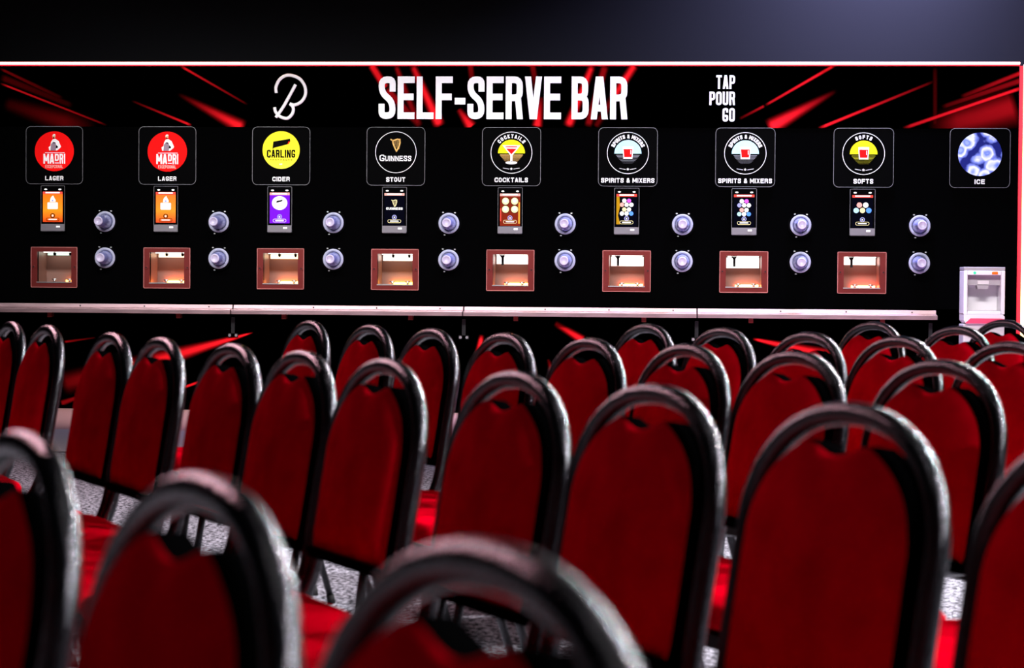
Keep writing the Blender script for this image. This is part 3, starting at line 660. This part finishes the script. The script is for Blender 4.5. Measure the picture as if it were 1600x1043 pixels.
# ---------------------------------------------------------------- ice machine on its stand
M_ICEW = mat('white_appliance', (.74, .70, .74), .35, spec=.4); M_ICEG = mat('grey_appliance', (.34, .31, .33), .4); M_ICEP = mat('pink_panel', (.70, .06, .14), .4)  # last one is a plain pink base colour for the tray front
g = empty('ice_machine', (2.418, YW, .75)); tag(g, 'white ice machine with orange button and pink tray, right of the drip rail', 'ice machine')
w_ = .157; F = -.26
b = MB()
b.box((-w_, F, .075), (-.128, -.0065, .412), M_ICEW); b.box((.128, F, .075), (w_, -.0065, .412), M_ICEW); b.box((-.1279, F, .378), (.1279, -.0065, .412), M_ICEW)
b.box((-.1279, F, .075), (.1279, -.0065, .100), M_ICEW); b.box((-.1279, -.06, .1001), (.1279, -.0065, .3779), M_ICEW); b.build('body', g, bev=.006)
b = MB(); b.box((-w_, F + .004, .4125), (w_, -.0065, .440), M_ICEG); b.build('lid', g, bev=.004)
b = MB(); b.box((-.127, -.2, .30), (.127, -.0605, .377), M_ICEG)
b.prism([(-.05, .30), (.04, .30), (.034, .27), (-.044, .27)], -.21, -.12, M_ICEG); b.box((-.045, -.215, .305), (.04, -.2005, .335), mat('light_grey_flap', (.6, .56, .58), .4)); b.build('chute', g)
b = MB(); b.prism([(-.155, .028), (-.135, .0), (.155, .0), (.155, .06), (.14, .074), (-.155, .074)], F - .01, -.0065, M_ICEW); b.build('base', g)
b = MB(); b.prism([(-.145, .006), (.154, .006), (.154, .040), (.12, .044), (-.105, .044)], F - .018, F - .0105, M_ICEP); b.build('drip_tray', g)['label'] = 'pink sloping drip tray front'
b = MB(); b.prism(rrect(.056, .383, .100, .405, .006), F - .008, F - .0005, mat('orange_button', (.9, .10, .0), .4, emit=(1, .12, 0), es=.5)); b.build('button', g)['label'] = 'orange button'
b = MB(); b.disc(-.075, .395, .011, F - .004, F - .0005, mat('green_light', (.02, .5, .25), .4, emit=(.02, .5, .22), es=.6), n=16); b.build('indicator', g)['label'] = 'small green light'
g = empty('appliance_stand', (2.418, YW, 0)); tag(g, 'pale grey stand under the white ice machine', 'stand')
b = MB(); b.box((-.157, -.25, .04), (.157, -.0065, .749), mat('pale_grey_cabinet', (.50, .48, .50), .45)); b.build('cabinet', g, bev=.004)
b = MB(); b.box((-.15, -.258, .08), (.15, -.2505, .70), mat('pale_grey_door', (.54, .52, .54), .4)); b.build('door', g)
b = MB(); b.box((-.15, -.24, 0), (.15, -.02, .0395), M_BLACKP); b.build('plinth', g)

# ---------------------------------------------------------------- banquet chairs
def backprof(s):
    """distance s down the back from the top of the tube centre -> (y, z); recline 9.5 deg, then the tube sweeps forward under the seat"""
    a0 = R(9.5); y0, z0 = .088, .9145
    if s <= .37: return y0 - s * math.sin(a0), z0 - s * math.cos(a0)
    y, z = y0 - .37 * math.sin(a0), z0 - .37 * math.cos(a0); n = 24; ds = (min(s, .60) - .37) / n
    for k in range(n):
        u = ((k + .5) * ds) / .23; a = a0 + (R(90) - a0) * (u ** 1.8); y -= ds * math.sin(a); z -= ds * math.cos(a)
    if s > .60: y -= (s - .60)
    return y, z
def backnorm(s):
    a = R(9.5); return Vector((0, -math.cos(a), math.sin(a)))
def make_chair():
    root = empty('banquet_chair'); A, B, r = .2095, .158, .0155
    b = MB(); pts = []
    path = [(A, s) for s in [.95 - .02 * k for k in range(18)]] + [(A, s) for s in [.60 - .023 * k for k in range(11)]] + [(A, .35), (A, .30), (A, .25), (A, .20)]
    arch = [(A * math.copysign(abs(math.cos(R(t))) ** .92, math.cos(R(t))), B * (1 - abs(math.sin(R(t))) ** .96)) for t in range(0, 181, 5)]
    full = path + arch + [(-x, s) for x, s in reversed(path)]
    for x, s in full: y, z = backprof(s); pts.append((x, y, z))
    b.tube(pts, r, M_TUBE, n=14); b.build('back_frame', root)
    # upholstered back: outline then inner rings of a pillow
    out = []
    NA = 14; a_, b_ = .183, .143
    ztop = lambda x: .033 + .020 * math.exp(-(x / .050) ** 2)   # handle gap over a dipped top edge
    S0, S1 = .160, .385
    def outline():
        P = []
        for k in range(9): P.append((a_, S1 - .03 - (S1 - .03 - S0) * k / 8))
        for k in range(1, 40):
            t = 180 * k / 40; x = a_ * math.cos(R(t)); s = S0 + .01 - b_ * math.sin(R(t)) ** .98; P.append((x, max(s, ztop(x))))
        for k in range(9): P.append((-a_, S0 + (S1 - .03 - S0) * k / 8))
        for k in range(1, 7): t = R(90 * k / 6); P.append((-a_ + .03 * (1 - math.cos(t)), S1 - .03 + .03 * math.sin(t)))
        for k in range(1, 9): P.append((-a_ + .03 + (2 * a_ - .06) * k / 9, S1))
        for k in range(0, 6): t = R(90 * k / 6); P.append((a_ - .03 + .03 * math.sin(t), S1 - .03 + .03 * math.cos(t)))
        return P
    O = outline(); n = len(O); cx, cs = 0, .215
    vs = []; fs = []
    rings = [(1.0, -.006), (1.0, .004), (.995, .012), (.978, .020), (.94, .027), (.86, .034), (.72, .042), (.5, .049), (.25, .053)]
    for k, dpt in rings:
        for x, s in O:
            X, S = cx + (x - cx) * k, cs + (s - cs) * k; y, z = backprof(S); d = dpt
            d -= .002 * math.exp(-(X / .02) ** 2) * max(0, 1 - (S - .04) / .05) if k > .4 else 0   # pucker under the dip
            d += .0006 * math.sin(X * 60 + S * 23)
            p = Vector((X, y, z)) + backnorm(S) * d; vs.append(p)
    NB = 3                                  # the first rings are the black side band
    fb = [(i * n + j, i * n + (j + 1) % n, (i + 1) * n + (j + 1) % n, (i + 1) * n + j) for i in range(NB) for j in range(n)]
    b = MB(); b.add(vs[:(NB + 1) * n], fb, M_BAND, True); b.build('side_band', root)
    for i in range(NB, len(rings) - 1):
        for j in range(n): fs.append((i * n + j, i * n + (j + 1) % n, (i + 1) * n + (j + 1) % n, (i + 1) * n + j))
    y, z = backprof(cs); vs.append(Vector((0, y, z)) + backnorm(cs) * .054); c0 = len(vs) - 1; L = (len(rings) - 1) * n
    for j in range(n): fs.append((L + j, L + (j + 1) % n, c0))
    b = MB(); b.add(vs, fs, M_VELVET, True); b.build('backrest', root)
    b = MB(); q = []
    for x in (-.172, .172):
        for S, d in ((.368, .0), (.368, .0415), (.388, .030), (.392, .0)): y, z = backprof(S); q.append(Vector((x, y, z)) + backnorm(S) * d)
    b.add(q, [(0, 1, 2, 3), (7, 6, 5, 4), (0, 4, 5, 1), (1, 5, 6, 2), (2, 6, 7, 3), (3, 7, 4, 0)], M_BAND); b.build('bottom_band', root)
    b = MB(); vs = []
    for dpt in (-.007, -.014):
        for x, s in O: y, z = backprof(s); vs.append(Vector((x * 1.10, y, z)) + backnorm(s) * dpt)
    b.add(vs, [tuple(range(n)), tuple(range(2 * n - 1, n - 1, -1))] + [((j + 1) % n, j, j + n, (j + 1) % n + n) for j in range(n)], M_BAND); b.build('back_board', root)
    # seat cushion
    vs = []; fs = []; NX = 16
    def sq(k, zc, inx):
        P = []
        for t in range(48):
            a = R(t * 7.5); c, s_ = math.cos(a), math.sin(a); e = .22
            x = (.215 - inx) * math.copysign(abs(c) ** e, c); y = -.245 + (.215 - inx) * math.copysign(abs(s_) ** e, s_)
            P.append((x, y, zc + .03 * (-(y + .245)) * .9))
        return P
    prof = [(.430, .014), (.433, .004), (.445, 0), (.462, .0), (.474, .006), (.481, .018), (.486, .06), (.488, .13)]
    for z, q in prof: vs += sq(0, z, q)
    m_ = 48
    for i in range(len(prof) - 1):
        for j in range(m_): fs.append((i * m_ + j, i * m_ + (j + 1) % m_, (i + 1) * m_ + (j + 1) % m_, (i + 1) * m_ + j))
    fs.append(tuple(range(m_ - 1, -1, -1))); fs.append(tuple(range((len(prof) - 1) * m_, len(prof) * m_)))
    b = MB(); b.add(vs, fs, M_VELVET, True); b.build('seat', root)
    b = MB(); b.box((-.198, -.445, .398), (.198, -.05, .4235), M_RUB); b.build('seat_pan', root)
    for sx in (-1, 1):
        b = MB(); b.tube([(sx * .196, -.40, .405), (sx * .2, -.425, .25), (sx * .206, -.455, .012)], .0115, M_TUBE, n=10); b.tube([(sx * .206, -.455, .03), (sx * .206, -.456, 0)], .014, M_RUB, n=10); b.build('leg', root)
        b = MB(); b.tube([(sx * .192, -.10, .405), (sx * .195, -.07, .33), (sx * .204, .03, .012)], .0115, M_TUBE, n=10); b.tube([(sx * .2035, .025, .03), (sx * .204, .031, 0)], .014, M_RUB, n=10); b.build('leg', root)
    b = MB(); b.tube([(-.19, -.07, .33), (.19, -.07, .33)], .008, M_TUBE, n=8); b.build('stretcher', root)
    return root
CH = make_chair(); remember(CH)
ROWS = [
    (32.0, 'nearest row', [(-.635, 2.109), (-.36, 1.684), (-.099, 1.274)], ['leftmost, cut by the left edge', 'second from left, lower left of the picture', 'largest and closest to the camera, bottom centre']),
    (29.8, 'second row', [(-2.138, 6.958), (-1.882, 6.494), (-1.490, 5.748), (-1.259, 5.344), (-.992, 4.918), (-.763, 4.514), (-.534, 4.108), (-.251, 3.626), (-.017, 3.221), (.236, 2.79), (.485, 2.356)],
     ['leftmost, cut by the left edge', 'second from left', 'third from left', 'fourth from left', 'fifth from left', 'sixth from left', 'seventh from left', 'eighth from left', 'ninth from left', 'tenth from left', 'last on the right, cut by the right edge']),
    (29.5, 'third row', [(-1.246, 7.511), (-.959, 6.98), (-.711, 6.53), (-.456, 6.08), (-.202, 5.641), (.046, 5.201), (.279, 4.78), (.537, 4.326), (.79, 3.87)],
     ['leftmost, right of the cider bay', 'second from left', 'third from left', 'fourth from left', 'fifth from left', 'sixth from left', 'seventh from left', 'eighth from left', 'last on the right']),
    (29.5, 'fourth row', [(-.072, 7.45), (.175, 6.985), (.416, 6.50), (.640, 6.10), (.880, 5.67)],
     ['leftmost', 'second from left', 'third from left', 'fourth from left', 'rightmost, by the right edge']),
    (29.5, 'fifth row', [(.765, 8.20), (.988, 7.53)], ['left one, below the softs bay', 'right one, in front of the ice machine']),
    (29.5, 'farthest row', [(1.345, 8.86)], ['at the right edge beside the ice machine'])]
first = True
for ang, rn, pts, names in ROWS:
    rz = -R(90 - ang); off = Matrix.Rotation(rz, 3, 'Z') @ Vector((0, .088, 0))
    for (x, y), nm in zip(pts, names):
        c = CH if first else copy_tree(CH); first = False
        c.location = (x - off.x, y - off.y, 0); c.rotation_euler = (0, 0, rz)
        tag(c, 'red banquet chair in the %s, %s' % (rn, nm), 'chair', 'red banquet chairs in the %s' % rn)
